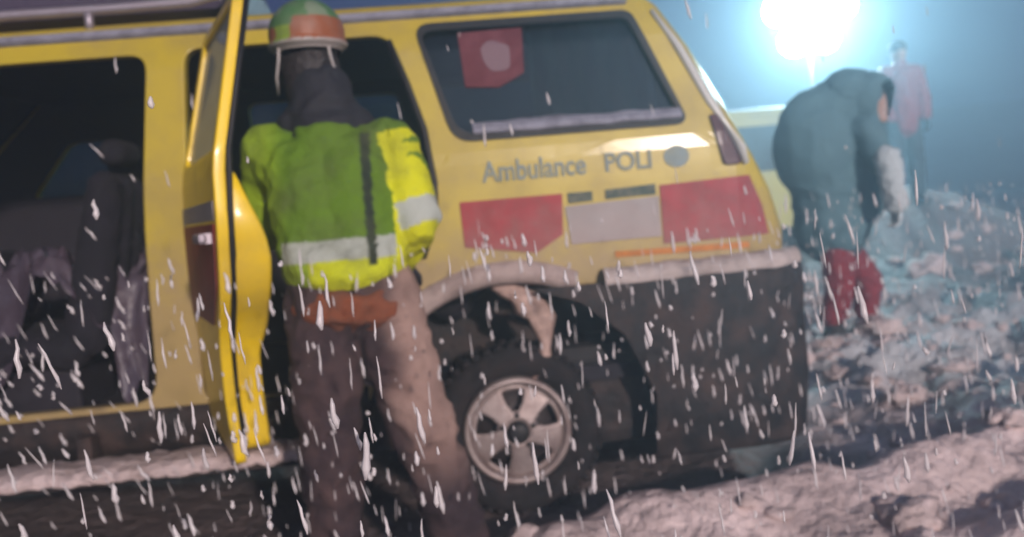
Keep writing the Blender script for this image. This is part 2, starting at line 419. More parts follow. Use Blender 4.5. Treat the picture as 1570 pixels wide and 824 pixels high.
# wheel housing liner
bm = bmesh.new()
pr = [(.56, .07), (.56, .42)]
for i in range(20):
    a0, a1 = R(-5+190*i/20), R(-5+190*(i+1)/20)
    P = [bm.verts.new((WX+.562*math.cos(a), y, WZ+.562*math.sin(a))) for a, y in ((a0, .075), (a1, .075), (a1, .45), (a0, .45))]
    bm.faces.new(P)
box(bm, (WX, .46, .62), (1.1, .03, .66))
vp(from_bm('wheel_housing', bm, 'trim'))
# arch lip: pale slush-covered flare
bm = bmesh.new(); A = []
for i in range(33):
    a = R(a_l - 6 - (a_l - 6 - a_r + 3)*i/32); row = []
    for dr, dy in ((-.012, .05), (-.014, -.005), (.0, -.034), (.03, -.040), (.062, -.026), (.078, .006)):
        x, z = WX+(AR+dr)*math.cos(a), WZ+(AR+dr)*math.sin(a)
        n_ = .006*noise.noise(Vector((x*14, z*14, dr*30)))
        row.append(bm.verts.new((x, dy+n_+bend(x, z), z)))
    A.append(row)
for i in range(32):
    for k in range(5): bm.faces.new((A[i][k], A[i][k+1], A[i+1][k+1], A[i+1][k]))
vp(from_bm('arch_flare', bm, mat('slushy_flare', (.42, .33, .30), .6, grime=(.12, .08, .07), gscale=7, gamt=.7, bump=.6, bscale=20), smooth=True))
# rear bumper with pale top ledge
bm = bmesh.new()
secs = [(.30, 0), (.36, .0), (.9, .0), (1.05, .03), (1.12, .10), (1.14, .2), (1.14, WD-.2), (1.10, WD-.06), (.95, WD+.02)]
A = []
for k, (x, y) in enumerate(secs):
    ox = Vector((0, -1, 0)) if k < 3 else (Vector((.6, -.8, 0)) if k < 4 else Vector((1, 0, 0)))
    row = []
    for d, z in ((.0, .16), (.03, .19), (.055, .42), (.05, .66), (.06, .8), (.05, .868)):
        p = Vector((x, y, z)) + ox*d*(1 if k < 7 else .4); 
        if k == 0: p.x += .12*(1-(z-.34)/.53)*0 + (math.sqrt(max(0, (AR-.03)**2-(z-WZ)**2))+WX-.30)
        if k == 1: p.x = max(p.x, math.sqrt(max(0, (AR-.03)**2-(z-WZ)**2))+WX+.03)
        row.append(bm.verts.new(p))
    A.append(row)
for i in range(len(A)-1):
    for k in range(5): bm.faces.new((A[i][k], A[i][k+1], A[i+1][k+1], A[i+1][k]))
bump_o = vp(from_bm('rear_bumper', bm, 'trim', smooth=True))
bm = bmesh.new(); top = []
for i in range(36):
    t = i/35
    x = .34 + .80*t; y = -.015 + .10*sstep(.86, 1.0, t)
    row = []
    for dy, z in ((-.055, .868), (-.064, .885), (-.05, .915), (-.012, .932), (.012, .928)):
        nn = .008*noise.noise(Vector((x*12, dy*60, z*20)))
        row.append(bm.verts.new((x, y+dy+nn, z+nn - .012*(1-t))))
    top.append(row)
for i in range(35):
    for k in range(4): bm.faces.new((top[i][k], top[i][k+1], top[i+1][k+1], top[i+1][k]))
b = from_bm('bumper_ledge', bm, mat('slushy_ledge', (.5, .43, .40), .6, grime=(.2, .15, .13), gscale=9, gamt=.6, bump=.5), smooth=True); vp(b)
# livery
def decal(name, pts, material, y=-.005, rnd=0):
    pts = rounded(pts, rnd) if rnd else pts
    return vp(plate(name, pts, [], .003, material, bend=bend, y0=y))
decal('red_block', [(-.175, 1.215), (.215, 1.215), (.205, 1.06), (.1, 1.0), (-.17, 1.045)], 'red')
decal('silver_block', [(.222, 1.165), (.585, 1.175), (.585, 1.02), (.235, 1.02)], 'silver')
decal('red_block', [(.592, 1.215), (.95, 1.225), (1.0, 1.1), (1.02, .99), (.592, .99)], 'red')
decal('orange_line', [(.40, .978), (.93, .968), (.93, .945), (.40, .955)], 'orange')
decal('green_block', [(.235, 1.215), (.33, 1.215), (.33, 1.178), (.235, 1.176)], 'darkgreen')
decal('green_block', [(.38, 1.215), (.575, 1.222), (.575, 1.182), (.38, 1.18)], 'darkgreen')
def text(s, x, z, size, material, w=1.0, name='lettering'):
    cu = bpy.data.curves.new('t', 'FONT'); cu.body = s; cu.size = size; cu.extrude = .0015; cu.offset = .002
    ob = bpy.data.objects.new('t', cu); COL.objects.link(ob)
    dg = bpy.context.evaluated_depsgraph_get(); me = bpy.data.meshes.new_from_object(ob.evaluated_get(dg))
    bpy.data.objects.remove(ob); bpy.data.curves.remove(cu)
    for v in me.vertices:
        X, Z = x + v.co.x*w, z + v.co.y
        v.co = (X, bend(X, Z) - .004 - v.co.z, Z)
    me.materials.clear()
    return vp(link(name, me, material))
text('Ambulance', -.08, 1.283, .110, 'blue', .80)
text('POLI', .385, 1.285, .098, 'blue', .93)
decal('round_emblem', [(.668+.050*math.cos(k*math.pi/12), 1.32+.042*math.sin(k*math.pi/12)) for k in range(24)],
      mat('emblem_blue', (.22, .29, .30), .45, grime=(.38, .36, .18), gscale=18, gamt=.7))
# rear side window and what is on and behind it
win = vp(plate('rear_side_window', qwin, [], .006, 'glass', bend=bend, y0=.02))
qs = rounded([(-.175, 1.44, .08), (.735, 1.44, .06), (.56, 1.91, .04), (-.29, 1.91, .07)], .05)
vp(plate('window_seal', qs, [[(x*.985+.004, (z-1.675)*.93+1.675) for x, z in qwin]], .012, 'seal', bend=bend, y0=-.008))
s_ = vp(plate('window_sticker', [(-.12, 1.865), (.13, 1.87), (.12, 1.69), (.02, 1.64), (-.11, 1.65)], [], .002, 'sticker', bend=bend, y0=.013))
s_ = vp(plate('sticker_mark', rounded([(-.04, 1.80), (.0, 1.83), (.075, 1.80), (.07, 1.71), (.0, 1.70), (-.03, 1.74)], .02), [], .001, 'stickerw', bend=bend, y0=.011))
bm = bmesh.new(); A = []
for i in range(40):
    x = -.10+.80*i/39
    A.append([bm.verts.new((x, bend(x, z)+dy+.006*noise.noise(Vector((x*20, dy*9, 0))), z+.006*noise.noise(Vector((x*11, 4, 0))))) for dy, z in ((-.006, 1.462), (-.028, 1.466), (-.030, 1.483), (-.012, 1.505+.01*math.sin(x*9)), (.0, 1.508))])
for i in range(39):
    for k in range(4): bm.faces.new((A[i][k], A[i][k+1], A[i+1][k+1], A[i+1][k]))
vp(from_bm('window_ledge', bm, 'ledge', smooth=True))
bm = bmesh.new(); A = []
for i in range(60):
    x = .16+.50*i/59; A.append([bm.verts.new((x, .22+.022*math.sin(x*62+z*2), z)) for z in (1.3, 1.5, 1.7, 1.9)])
for i in range(59):
    for k in range(3): bm.faces.new((A[i][k], A[i][k+1], A[i+1][k+1], A[i+1][k]))
vp(from_bm('reflection_sheet', bm, 'reflection_sheet', smooth=True))  # rippled teal sheet added behind the glass to stand for its reflection
# tail lamp
tl = rounded([(.85, 1.27), (.925, 1.27), (.845, 1.47), (.81, 1.47)], .02)
vp(plate('tail_light', tl, [], .02, 'lamp_red', bend=bend, bevel=.004, y0=-.013))
bm = bmesh.new()
tube(bm, [(x+.006, bend(x, z)-.006, z) for x, z in ((.935, 1.27), (.915, 1.33), (.825, 1.52), (.72, 1.75), (.64, 1.90))], [.012, .024, .020, .016, .008], 12)
vp(from_bm('corner_highlight', bm, mat('pale_highlight', (.6, .6, .55), .3, coat=.5), smooth=True))  # pale strip added to carry the bright highlight along the rear corner
# C pillar strip seal
bm = bmesh.new()
tube(bm, [(x, bend(x, z)-.004, z) for x, z in ((-.33, 1.02), (-.27, 1.17), (-.262, 1.3), (-.282, 1.5), (-.33, 1.68), (-.385, 1.85))], .013)
vp(from_bm('door_seal', bm, 'seal', smooth=True))
# roof rail and gutter
bm = bmesh.new()
zr = ZT+.075
tube(bm, [(-2.4, .20, zr-.045), (-2.2, .2, zr-.03), (-1.8, .2, zr), (-1.4, .2, zr), (-1.12, .2, zr+.005), (-1.02, .2, zr+.03), (-.93, .2, zr+.10), (-.90, .2, zr+.2)], [.02]*5+[.024, .026, .026], 12)
for x in (-2.1, -1.5): tube(bm, [(x, .2, ZT-.01), (x, .2, zr)], .018)
vp(from_bm('roof_rail', bm, 'rail', smooth=True))
bm = bmesh.new()
A = []
for i in range(40):
    x = -2.25+2.8*i/39; zz = 1.955
    A.append([bm.verts.new((x, bend(x, zz)+dy, zz+dz)) for dy, dz in ((-.004, -.025), (-.035, -.014), (-.037, .008), (-.01, .016), (.01, .016))])
for i in range(39):
    for k in range(4): bm.faces.new((A[i][k], A[i][k+1], A[i+1][k+1], A[i+1][k]))
vp(from_bm('rain_gutter', bm, 'ledge', smooth=True))
bm = bmesh.new(); box(bm, (-1.55, .85, ZT+.20), (1.15, .95, .24), .06)
vp(from_bm('roof_box', bm, mat('roof_box_shell', (.05, .035, .07), .5, bump=.2), smooth=False))
# running board with slush on it
bm = bmesh.new(); box(bm, (-1.85, -.13, .375), (2.2, .30, .035), .012)
for x in (-2.5, -1.6, -.95): box(bm, (x, .0, .43), (.05, .16, .12))
rb = vp(from_bm('running_board', bm, 'trim'))
bm = bmesh.new(); A = []
for i in range(130):
    x = -2.93+2.17*i/129; n1 = noise.noise(Vector((x*5, 0, 0))); row = []
    for k, (y, z) in enumerate(((-.285, .372), (-.300, .392), (-.27, .414), (-.2, .418), (-.12, .412), (-.03, .400))):
        nn = .010*noise.noise(Vector((x*16, y*20, 3)))+.006*noise.noise(Vector((x*40, y*40, 3)))
        row.append(bm.verts.new((x, y+nn, z+nn+.006*n1)))
    A.append(row)
for i in range(129):
    for k in range(5): bm.faces.new((A[i][k], A[i][k+1], A[i+1][k+1], A[i+1][k]))
bm.faces.new(A[0]); bm.faces.new(A[-1][::-1])
vp(from_bm('step_slush', bm, 'snow', smooth=True))
# lower sill cladding
bm = bmesh.new(); A = []
for i in range(50):
    x = -3.0+2.42*i/49; row = []
    for y, z in ((.015, .555), (-.012, .548), (-.018, .5), (.0, .44), (.06, .36), (.3, .33)):
        row.append(bm.verts.new((x, y+bend(x, z)*.5, z+.004*noise.noise(Vector((x*9, z*9, 0))))))
    A.append(row)
for i in range(49):
    for k in range(5): bm.faces.new((A[i][k], A[i][k+1], A[i+1][k+1], A[i+1][k]))
vp(from_bm('sill_cladding', bm, 'trim', smooth=True))
# wheels
def make_wheel(x, y, flip=1):
    root = bpy.data.objects.new('wheel', None); COL.objects.link(root); root.empty_display_size = .1
    vp(root); root.location = (x, y, WZ-.01)
    if flip < 0: root.rotation_euler = (0, 0, math.pi)
    bm = bmesh.new()
    lathe(bm, [(.205, .04), (.222, .0), (.25, -.022), (.30, -.015), (.318, .01), (.325, .05), (.325, .16), (.318, .2), (.30, .22), (.22, .22)], 56)
    # tread blocks
    for k in range(44):
        a = k*2*math.pi/44
        for dy in (.045, .155):
            a2 = a + (.07 if dy > .1 else 0)
            box(bm, (.326*math.cos(a2), dy, .326*math.sin(a2)), (.016, .07, .028), 0, None) if False else None
            q = bmesh.ops.create_cube(bm, size=1)['verts']
            bmesh.ops.scale(bm, vec=(.018, .075, .028), verts=q); bmesh.ops.translate(bm, vec=(.326, dy, 0), verts=q)
            bmesh.ops.rotate(bm, verts=q, cent=(0, 0, 0), matrix=Matrix.Rotation(-a2, 3, 'Y'))
    from_bm('tyre', bm, 'tyre', root, True)
    bm = bmesh.new()
    lathe(bm, [(.208, .045), (.21, .0), (.2, -.014), (.185, -.008), (.18, .02), (.178, .18)], 56)
    # dish with five openings
    def disc_y(r): return .012 - .03*max(0, 1-(r/.18))**.8
    nS = 80
    rr = [.042, .06, .08, .1, .12, .14, .16, .182]
    V = [[bm.verts.new((r*math.cos(k*2*math.pi/nS), disc_y(r), r*math.sin(k*2*math.pi/nS))) for k in range(nS)] for r in rr]
    for i in range(len(rr)-1):
        for k in range(nS):
            ph = ((k+.5)/nS*5 + .22) % 1
            wdt = .17 + .07*((rr[i]+rr[i+1])/2-.09)/.06
            if .08 <= (rr[i]+rr[i+1])/2 <= .155 and abs(ph-.5) < wdt: continue
            bm.faces.new((V[i][k], V[i][(k+1) % nS], V[i+1][(k+1) % nS], V[i+1][k]))
    q = bmesh.ops.extrude_face_region(bm, geom=[f for f in bm.faces if all(math.hypot(v.co.x, v.co.z) < .1825 for v in f.verts) and all(abs(v.co.y-disc_y(max(.001, math.hypot(v.co.x, v.co.z)))) < .002 for v in f.verts)])
    bmesh.ops.translate(bm, vec=(0, .03, 0), verts=[v for v in q['geom'] if isinstance(v, bmesh.types.BMVert)])
    from_bm('rim', bm, 'rim', root, True)
    bm = bmesh.new(); lathe(bm, [(.0, -.045), (.03, -.045), (.042, -.035), (.045, .02)], 24)
    from_bm('hub_cap', bm, 'seal', root, True)
    for k in range(5):
        bm = bmesh.new(); a = k*2*math.pi/5+.3; lathe(bm, [(0, -.02), (.008, -.02), (.010, -.014), (.010, .01)], 6, Matrix.Translation((.064*math.cos(a), -.004, .064*math.sin(a)))); from_bm('wheel_nut', bm, 'seal', root)
    bm = bmesh.new(); lathe(bm, [(.0, .06), (.15, .06), (.155, .075), (.0, .09)], 32)
    from_bm('brake_disc', bm, mat('rusty_disc', (.05, .04, .04), .6, .5), root, True)
    return root
make_wheel(WX, .02); make_wheel(WX, WD-.02, -1); make_wheel(-3.1, .02); make_wheel(-3.1, WD-.02, -1)
# slush clinging inside the arch, a bent pale crust
bm = bmesh.new(); A = []
path = [(-.06, .89), (-.02, .868), (.02, .84), (.06, .81), (.09, .77), (.108, .72), (.112, .67), (.10, .61), (.085, .56), (.07, .525)]
for i, (x, z) in enumerate(path):
    t = i/(len(path)-1); w = (.026, .036, .034, .046, .040, .046, .030, .026, .040, .030)[i]
    row = []
    for k in range(8):
        a = k*math.pi/4; d = Vector((math.cos(a)*w*(1+.6*noise.noise(Vector((x*40, k*.9, z*30)))), math.sin(a)*.02, 0))
        row.append(bm.verts.new((x+d.x, .035+d.y, z+d.x*.6)))
    A.append(row)
for i in range(len(A)-1):
    for k in range(8): bm.faces.new((A[i][k], A[i][(k+1) % 8], A[i+1][(k+1) % 8], A[i+1][k]))
bm.faces.new(A[0]); bm.faces.new(A[-1][::-1])
bm2 = from_bm('snow_crust', bm, mat('pink_slush', (.54, .38, .32), .5, grime=(.16, .10, .08), gscale=16, gamt=.9, bump=.5), smooth=True); vp(bm2)

# open side door, hinged at the middle pillar
DA = R(-70.5)
door = bpy.data.objects.new('side_door', None); COL.objects.link(door); vp(door)
door.location = (-1.19, .01, 0); door.rotation_euler = (0, 0, DA); door.empty_display_size = .1
# outlines in the door's own frame: u along the door from the hinge, y thickness
Lx = lambda pts: [(x+1.19, z) for x, z in pts]
def dbend(x, z): return (bend(x-1.19, z) if z < 1.38 else bend(0, 1.38)+.25*(z-1.38))
skin_o = rounded([(.015, .49, .03), (.55, .43, .04), (.56, .62, .10), (.66, .86, .12), (.83, 1.0, .12), (.905, 1.2, .05), (.90, 1.42, .02), (.80, 1.885, .06), (.045, 1.885, .05)], .05)
dwin = rounded([(.09, 1.42, .04), (.865, 1.42, .03), (.775, 1.85, .05), (.11, 1.85, .04)], .04)
o = plate('door_skin', skin_o, [dwin], .035, 'lit_yellow', bend=dbend, bevel=.006); o.parent = door
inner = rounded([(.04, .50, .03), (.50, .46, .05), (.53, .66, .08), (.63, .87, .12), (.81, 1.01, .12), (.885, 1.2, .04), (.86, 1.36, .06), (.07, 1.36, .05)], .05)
o = plate('inner_panel', inner, [], .12, 'lit_yellow', bend=dbend, bevel=.02, y0=.037); o.parent = door
for v in o.data.vertices:
    zz = v.co.z; d0 = dbend(v.co.x, zz)+.037; k = (.25+.75*sstep(1.40, 1.08, zz) if zz > .9 else .78+.22*sstep(.78, .9, zz))
    v.co.y = d0 + (v.co.y-d0)*k
o = plate('door_window', dwin, [], .006, 'clear', bend=dbend, y0=.014); o.parent = door
bm = bmesh.new()
tube(bm, [(x+.002, dbend(x, z)+.040, z) for x, z in ((.55, .50), (.555, .64), (.66, .85), (.80, .98), (.885, 1.12), (.905, 1.25), (.898, 1.42), (.86, 1.62), (.80, 1.87))], .009)
o = from_bm('rubber_seal', bm, 'seal', door, True)
o = plate('red_panel', [(.03, 1.21), (.87, 1.21), (.80, 1.03), (.62, .90), (.03, .90)], [], .003, 'red', bend=dbend, y0=-.005); o.parent = door
o = plate('silver_panel', [(.03, 1.275), (.885, 1.275), (.88, 1.22), (.03, 1.22)], [], .003, 'silver', bend=dbend, y0=-.005); o.parent = door
bm = bmesh.new(); box(bm, (.74, -.03, 1.17), (.16, .025, .03), .01); box(bm, (.68, -.01, 1.17), (.02, .05, .03)); box(bm, (.80, -.01, 1.17), (.02, .05, .03))
o = from_bm('door_handle', bm, 'rail', door)
# seats in the cabin
def seat(x, y):
    s = bpy.data.objects.new('front_seat', None); COL.objects.link(s); vp(s); s.location = (x, y, .53); s.empty_display_size = .1
    blob('seat_cushion', [('e', (0, 0, .26), (.27, .27, .09)), ((-.15, -.2, .24), (-.15, .2, .24), .08, .08), ((.15, -.2, .24), (.15, .2, .24), .08, .08)], .02, 'seat', s, folds=.008)
    blob('seat_back', [((.22, -.17, .3), (.34, -.14, .86), .09, .07), ((.22, .17, .3), (.34, .14, .86), .09, .07), ((.22, 0, .3), (.34, 0, .86), .09, .07)], .02, 'seat', s, folds=.008)
    blob('headrest', [((.37, -.09, 1.0), (.37, .09, 1.0), .06, .06)], .015, 'seat', s)
    bm = bmesh.new(); box(bm, (0, 0, .09), (.36, .4, .18), .02); from_bm('seat_base', bm, 'lining', s)
seat(-1.88, .42); seat(-1.88, 1.35)
bw = bpy.data.objects.new('rear_bench', None); COL.objects.link(bw); vp(bw); bw.location = (-.35, .95, .53); bw.empty_display_size = .1
blob('seat_cushion', [((-.1, -.6, .3), (-.1, .6, .3), .1, .1), ((.12, -.6, .3), (.12, .6, .3), .1, .1)], .025, 'seat', bw, folds=.01)
blob('seat_back', [((.2, -.6, .35), (.3, -.6, .8), .08, .07), ((.2, -.2, .35), (.3, -.2, .8), .08, .07), ((.2, .2, .35), (.3, .2, .8), .08, .07), ((.2, .6, .35), (.3, .6, .8), .08, .07), ((.25, -.6, .6), (.25, .6, .6), .08, .08)], .025, 'seat', bw, folds=.01)
bm = bmesh.new(); A = []
for i in range(70):
    row = []
    for k in range(60):
        x, y = -2.30+.86*i/69, .14+.62*k/59
        p = Vector((x*5.0+y*2.5, y*3.4-x*1.5, 5)); f_ = 1-2*abs(noise.noise(p)); f2 = 1-2*abs(noise.noise(p*2.4))
        z = .97 + .15*f_ + .07*f2 - .30*sstep(.36, .10, y+.22*noise.noise(Vector((x*3.1, 2, 1)))) - .10*sstep(-2.1, -2.3, x) - .16*sstep(-1.62, -1.46, x)*(1-.5*f2)
        row.append(bm.verts.new((x+.02*f2, y+.03*f_, z)))
    A.append(row)
for i in range(69):
    for k in range(59): bm.faces.new((A[i][k], A[i+1][k], A[i+1][k+1], A[i][k+1]))
sh = from_bm('plastic_sheet', bm, mat('crumpled_sheet', (.09, .075, .10), .25, grime=(.06, .03, .04), gscale=5, gamt=.8, bump=.3), smooth=True)
tag(sh, 'crumpled dark grey plastic sheet heaped over the seat inside the front doorway', 'sheet')
# steering wheel and dash
bm = bmesh.new(); c = Vector((-2.3, .42, 1.12)); ax = Vector((.85, 0, .5)).normalized(); e1 = Vector((0, 1, 0)); e2 = ax.cross(e1)
tube(bm, [c+(e1*math.cos(k*math.pi/12)+e2*math.sin(k*math.pi/12))*.19 for k in range(24)], .014, 8, True)
for k in range(3):
    a = k*2*math.pi/3+.5; tube(bm, [c, c+(e1*math.cos(a)+e2*math.sin(a))*.185], .012)
tube(bm, [c, c-ax*.3], .03)
vp(from_bm('steering_wheel', bm, 'seal', smooth=True))

# ------------------------------------------------------------------ people
def hand(name, wrist, direc, palm_n, mat_, parent, off, side=1, s=1.0):
    """five unequal curled fingers from a palm; direc = towards the fingertips, palm_n = the way the palm faces"""
    d = Vector(direc).normalized(); n = Vector(palm_n); n = (n - d*n.dot(d)).normalized(); w = d.cross(n)*side
    P = Vector(wrist); caps = [(P, P+d*.03*s, .028*s, .030*s)]
    for k in range(4):
        q = P + d*.085*s + w*(-.030+.020*k)*s
        caps.append((P+d*.02*s+w*(-.02+.013*k)*s, q, .017*s, .013*s))
        L = (.070, .078, .073, .056)[k]*s
        a = q + (d*.85+n*.5)*L*.5; b = a + (d*.35+n*.9)*L*.3; c_ = b + (-d*.1+n*.95)*L*.22
        caps += [(q, a, .0105*s, .0098*s), (a, b, .0098*s, .009*s), (b, c_, .009*s, .008*s)]
    t0 = P + d*.02*s - w*.028*s; t1 = P + d*.055*s - w*.055*s + n*.02*s; t2 = t1 + d*.032*s + n*.018*s - w*.004*s
    caps += [(t0, t1, .015*s, .0125*s), (t1, t2, .012*s, .0095*s)]
    return blob(name, caps, .0045, mat_, parent, 2, off)

# rescuer bending into the doorway
B = Vector((-.52, -.62, 0))
P1 = empty('person', B, 'person in yellow-green high-visibility jacket and green helmet, seen from behind, leaning into the open van', 'person')
J = dict(pel=Vector((-.55, -.62, .97)), waist=Vector((-.56, -.60, 1.10)), chest=Vector((-.59, -.54, 1.32)), neck=Vector((-.605, -.46, 1.52)), head=Vector((-.63, -.42, 1.70)),
         sL=Vector((-.775, -.50, 1.425)), eL=Vector((-.83, -.36, 1.19)), wL=Vector((-.76, -.10, 1.13)),
         sR=Vector((-.395, -.54, 1.42)), eR=Vector((-.335, -.60, 1.17)), wR=Vector((-.40, -.40, 1.02)),
         hL=Vector((-.64, -.62, .93)), kL=Vector((-.66, -.66, .50)), aL=Vector((-.67, -.63, .10)),
         hR=Vector((-.47, -.62, .93)), kR=Vector((-.37, -.67, .52)), aR=Vector((-.29, -.60, .10)))
j = J
blob('body', [(j['pel'], j['waist'], .125, .115), (j['waist'], j['chest'], .115, .13), (j['chest'], j['neck'], .11, .055), (j['neck'], j['head'], .055, .06),
     ('e', j['head']+Vector((0, .01, .01)), (.078, .098, .115)), ('e', j['head']+Vector((0, .105, -.01)), (.014, .02, .022)), ('e', j['head']+Vector((0, .08, -.07)), (.045, .03, .03)),
     ('e', j['head']+Vector((.08, .0, -.01)), (.012, .02, .032)), ('e', j['head']+Vector((-.08, .0, -.01)), (.012, .02, .032)),
     (j['sL'], j['eL'], .052, .042), (j['eL'], j['wL'], .04, .028), (j['sR'], j['eR'], .052, .042), (j['eR'], j['wR'], .04, .028), (j['chest'], j['sL'], .09, .06), (j['chest'], j['sR'], .09, .06),
     (j['hL'], j['kL'], .088, .06), (j['kL'], j['aL'], .06, .042), (j['hR'], j['kR'], .088, .06), (j['kR'], j['aR'], .06, .042)], .012, 'skin', P1, off=B)
for w_, n_ in ((j['wL'], -1), (j['wR'], 1)):
    hand('glove', w_, (0.05*n_, .9, -.25), (-.2*n_, -.1, -.9), 'dark', P1, B, n_)
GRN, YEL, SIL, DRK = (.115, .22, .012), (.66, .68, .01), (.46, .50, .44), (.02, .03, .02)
def jcol(p):  # cloth colours, with darker back and brighter sleeve and hem painted in
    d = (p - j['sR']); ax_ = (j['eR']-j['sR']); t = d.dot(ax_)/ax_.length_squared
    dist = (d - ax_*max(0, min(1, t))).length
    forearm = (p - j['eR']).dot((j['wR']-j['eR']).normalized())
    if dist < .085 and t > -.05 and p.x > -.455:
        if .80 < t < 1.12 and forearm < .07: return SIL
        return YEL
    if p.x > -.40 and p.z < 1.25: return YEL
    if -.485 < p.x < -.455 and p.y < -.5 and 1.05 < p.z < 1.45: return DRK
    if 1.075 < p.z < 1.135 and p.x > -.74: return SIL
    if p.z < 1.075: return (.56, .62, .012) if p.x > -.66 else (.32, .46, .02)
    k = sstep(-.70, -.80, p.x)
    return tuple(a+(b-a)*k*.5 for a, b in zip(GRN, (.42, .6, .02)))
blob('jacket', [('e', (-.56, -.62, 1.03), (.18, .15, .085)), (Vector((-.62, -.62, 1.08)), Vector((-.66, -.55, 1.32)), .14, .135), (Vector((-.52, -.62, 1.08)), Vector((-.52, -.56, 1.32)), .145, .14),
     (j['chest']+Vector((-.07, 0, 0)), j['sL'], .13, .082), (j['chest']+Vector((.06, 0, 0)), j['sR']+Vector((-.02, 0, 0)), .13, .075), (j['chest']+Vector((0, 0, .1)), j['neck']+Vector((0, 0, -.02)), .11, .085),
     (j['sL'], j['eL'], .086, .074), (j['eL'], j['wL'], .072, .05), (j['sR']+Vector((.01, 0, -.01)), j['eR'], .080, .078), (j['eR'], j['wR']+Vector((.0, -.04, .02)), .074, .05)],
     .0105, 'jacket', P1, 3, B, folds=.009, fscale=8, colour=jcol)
blob('hood', [((-.70, -.50, 1.49), (-.49, -.50, 1.48), .055, .055), ((-.66, -.53, 1.45), (-.54, -.53, 1.45), .055, .055), ((-.59, -.5, 1.45), (-.6, -.47, 1.60), .125, .095)], .012, 'dark', P1, 3, B, folds=.01)
blob('hair', [('e', j['head']+Vector((0, -.03, -.03)), (.094, .085, .115)), (j['head']+Vector((0, -.06, -.1)), j['head']+Vector((.01, -.08, -.2)), .075, .055)], .01, 'hair', P1, 2, B, folds=.006, fscale=20)
blob('underlayer', [('e', (-.55, -.625, .93), (.192, .153, .085))], .012, mat('orange_hem', (.22, .062, .025), .85, grime=MUD, gscale=9, gamt=.85, bump=.5), P1, 2, B, folds=.016, fscale=11)
def hcol(p):
    q = p - j['head']; a = math.atan2(q.x, -q.y)
    k = noise.noise(p*14)
    if q.z < .055: return (.42, .38, .35)
    if q.z < .10: return (.30, .09, .03) if a > -.25 else ((.22, .35, .02) if k > 0 else (.35, .1, .04))
    if q.z < .125 and a > -.2: return (.30, .09, .03)
    return (.07, .19, .06) if k > -.05 else (.20, .27, .17)
blob('helmet', [('e', j['head']+Vector((-.0, -.01, .085)), (.122, .145, .115)), ('e', j['head']+Vector((0, -.01, .05)), (.130, .155, .02))], .008, 'helmet', P1, 2, B, colour=hcol, cut=[(j['head']+Vector((0, 0, .03)), (0, 0, -1))])
for s, dx in ((-1, -.085), (1, .075)):
    bm = bmesh.new(); h = j['head']
    tube(bm, [h+Vector((dx*.95, -.10, .04)), h+Vector((dx*1.0, -.098, .0)), h+Vector((dx*1.15, -.085, -.05)), h+Vector((dx*1.2, -.05, -.10))], .005, 6)
    bmesh.ops.translate(bm, vec=-B, verts=bm.verts); from_bm('chin_strap', bm, 'strap', P1, True)
blob('trousers', [(j['pel']+Vector((-.07, 0, -.03)), j['pel']+Vector((.07, 0, -.03)), .135, .135), (j['hL'], j['kL'], .118, .095), (j['kL'], j['aL']+Vector((0, 0, .06)), .092, .085),
     (j['hR'], j['kR'], .118, .098), (j['kR'], j['aR']+Vector((0, 0, .06)), .095, .09)], .012, 'cloth', P1, 3, B, folds=.014, fscale=8,
     colour=lambda p: tuple(Vector((.032, .019, .024)).lerp(Vector((.42, .28, .23)), sstep(-.50, -.34, p.x+.12*noise.noise(p*6))*sstep(.30, .62, p.z)*.85)))  # near-black left leg, pale right thigh: shade and light painted in
for a in ('aL', 'aR'):
    p = j[a]; blob('boot', [(p+Vector((0, 0, .12)), p+Vector((0, 0, -.02)), .062, .055), (p+Vector((0, -.03, -.05)), p+Vector((0, .17, -.055)), .048, .042)], .01, 'boot', P1, 2, B)

# stooping person in front of the floodlight
B2 = Vector((2.42, 2.5, .02))
P2 = empty('person', B2, 'stooped person in long dark teal hooded parka and red trousers, outlined by the floodlight', 'person')
g2 = gz(2.42, 2.5)
j2 = {k: Vector(v) for k, v in dict(hip=(2.38, 2.5, .86), mid=(2.36, 2.5, 1.25), up=(2.48, 2.5, 1.60), neck=(2.56, 2.44, 1.68), head=(2.64, 2.36, 1.63),
      sN=(2.54, 2.26, 1.47), eN=(2.60, 2.14, 1.22), wN=(2.62, 2.10, 1.02), sF=(2.6, 2.68, 1.47), eF=(2.70, 2.76, 1.22), wF=(2.72, 2.6, 1.02),
      hl=(2.36, 2.42, .85), kl=(2.36, 2.38, .45), al=(2.32, 2.42, .08+g2), hr=(2.40, 2.60, .85), kr=(2.64, 2.55, .45), ar=(2.62, 2.58, .08+g2)).items()}
a = j2
FN = Vector((.62, -.72, -.30)).normalized(); FS = FN.cross(Vector((0, 0, 1))).normalized()
blob('body', [(a['hip'], a['mid'], .13, .13), (a['mid'], a['up'], .13, .13), (a['up'], a['neck'], .1, .055), (a['neck'], a['head'], .055, .06), ('e', a['head'], (.09, .08, .11), (R(35), 'Y')), ('e', a['head']+FN*.095+Vector((0, 0, -.01)), (.018, .02, .026)), ('e', a['head']+FN*.06+Vector((0, 0, -.08)), (.045, .045, .035)), ('e', a['head']+FN*.078+FS*.035+Vector((0, 0, .025)), (.02, .02, .011)), ('e', a['head']+FN*.078-FS*.035+Vector((0, 0, .025)), (.02, .02, .011)),
     (a['sN'], a['eN'], .055, .045), (a['eN'], a['wN'], .042, .03), (a['sF'], a['eF'], .055, .045), (a['eF'], a['wF'], .042, .03), (a['up'], a['sN'], .09, .06), (a['up'], a['sF'], .09, .06),
     (a['hl'], a['kl'], .09, .06), (a['kl'], a['al'], .06, .045), (a['hr'], a['kr'], .09, .06), (a['kr'], a['ar'], .06, .045)], .014, 'skin', P2, off=B2)
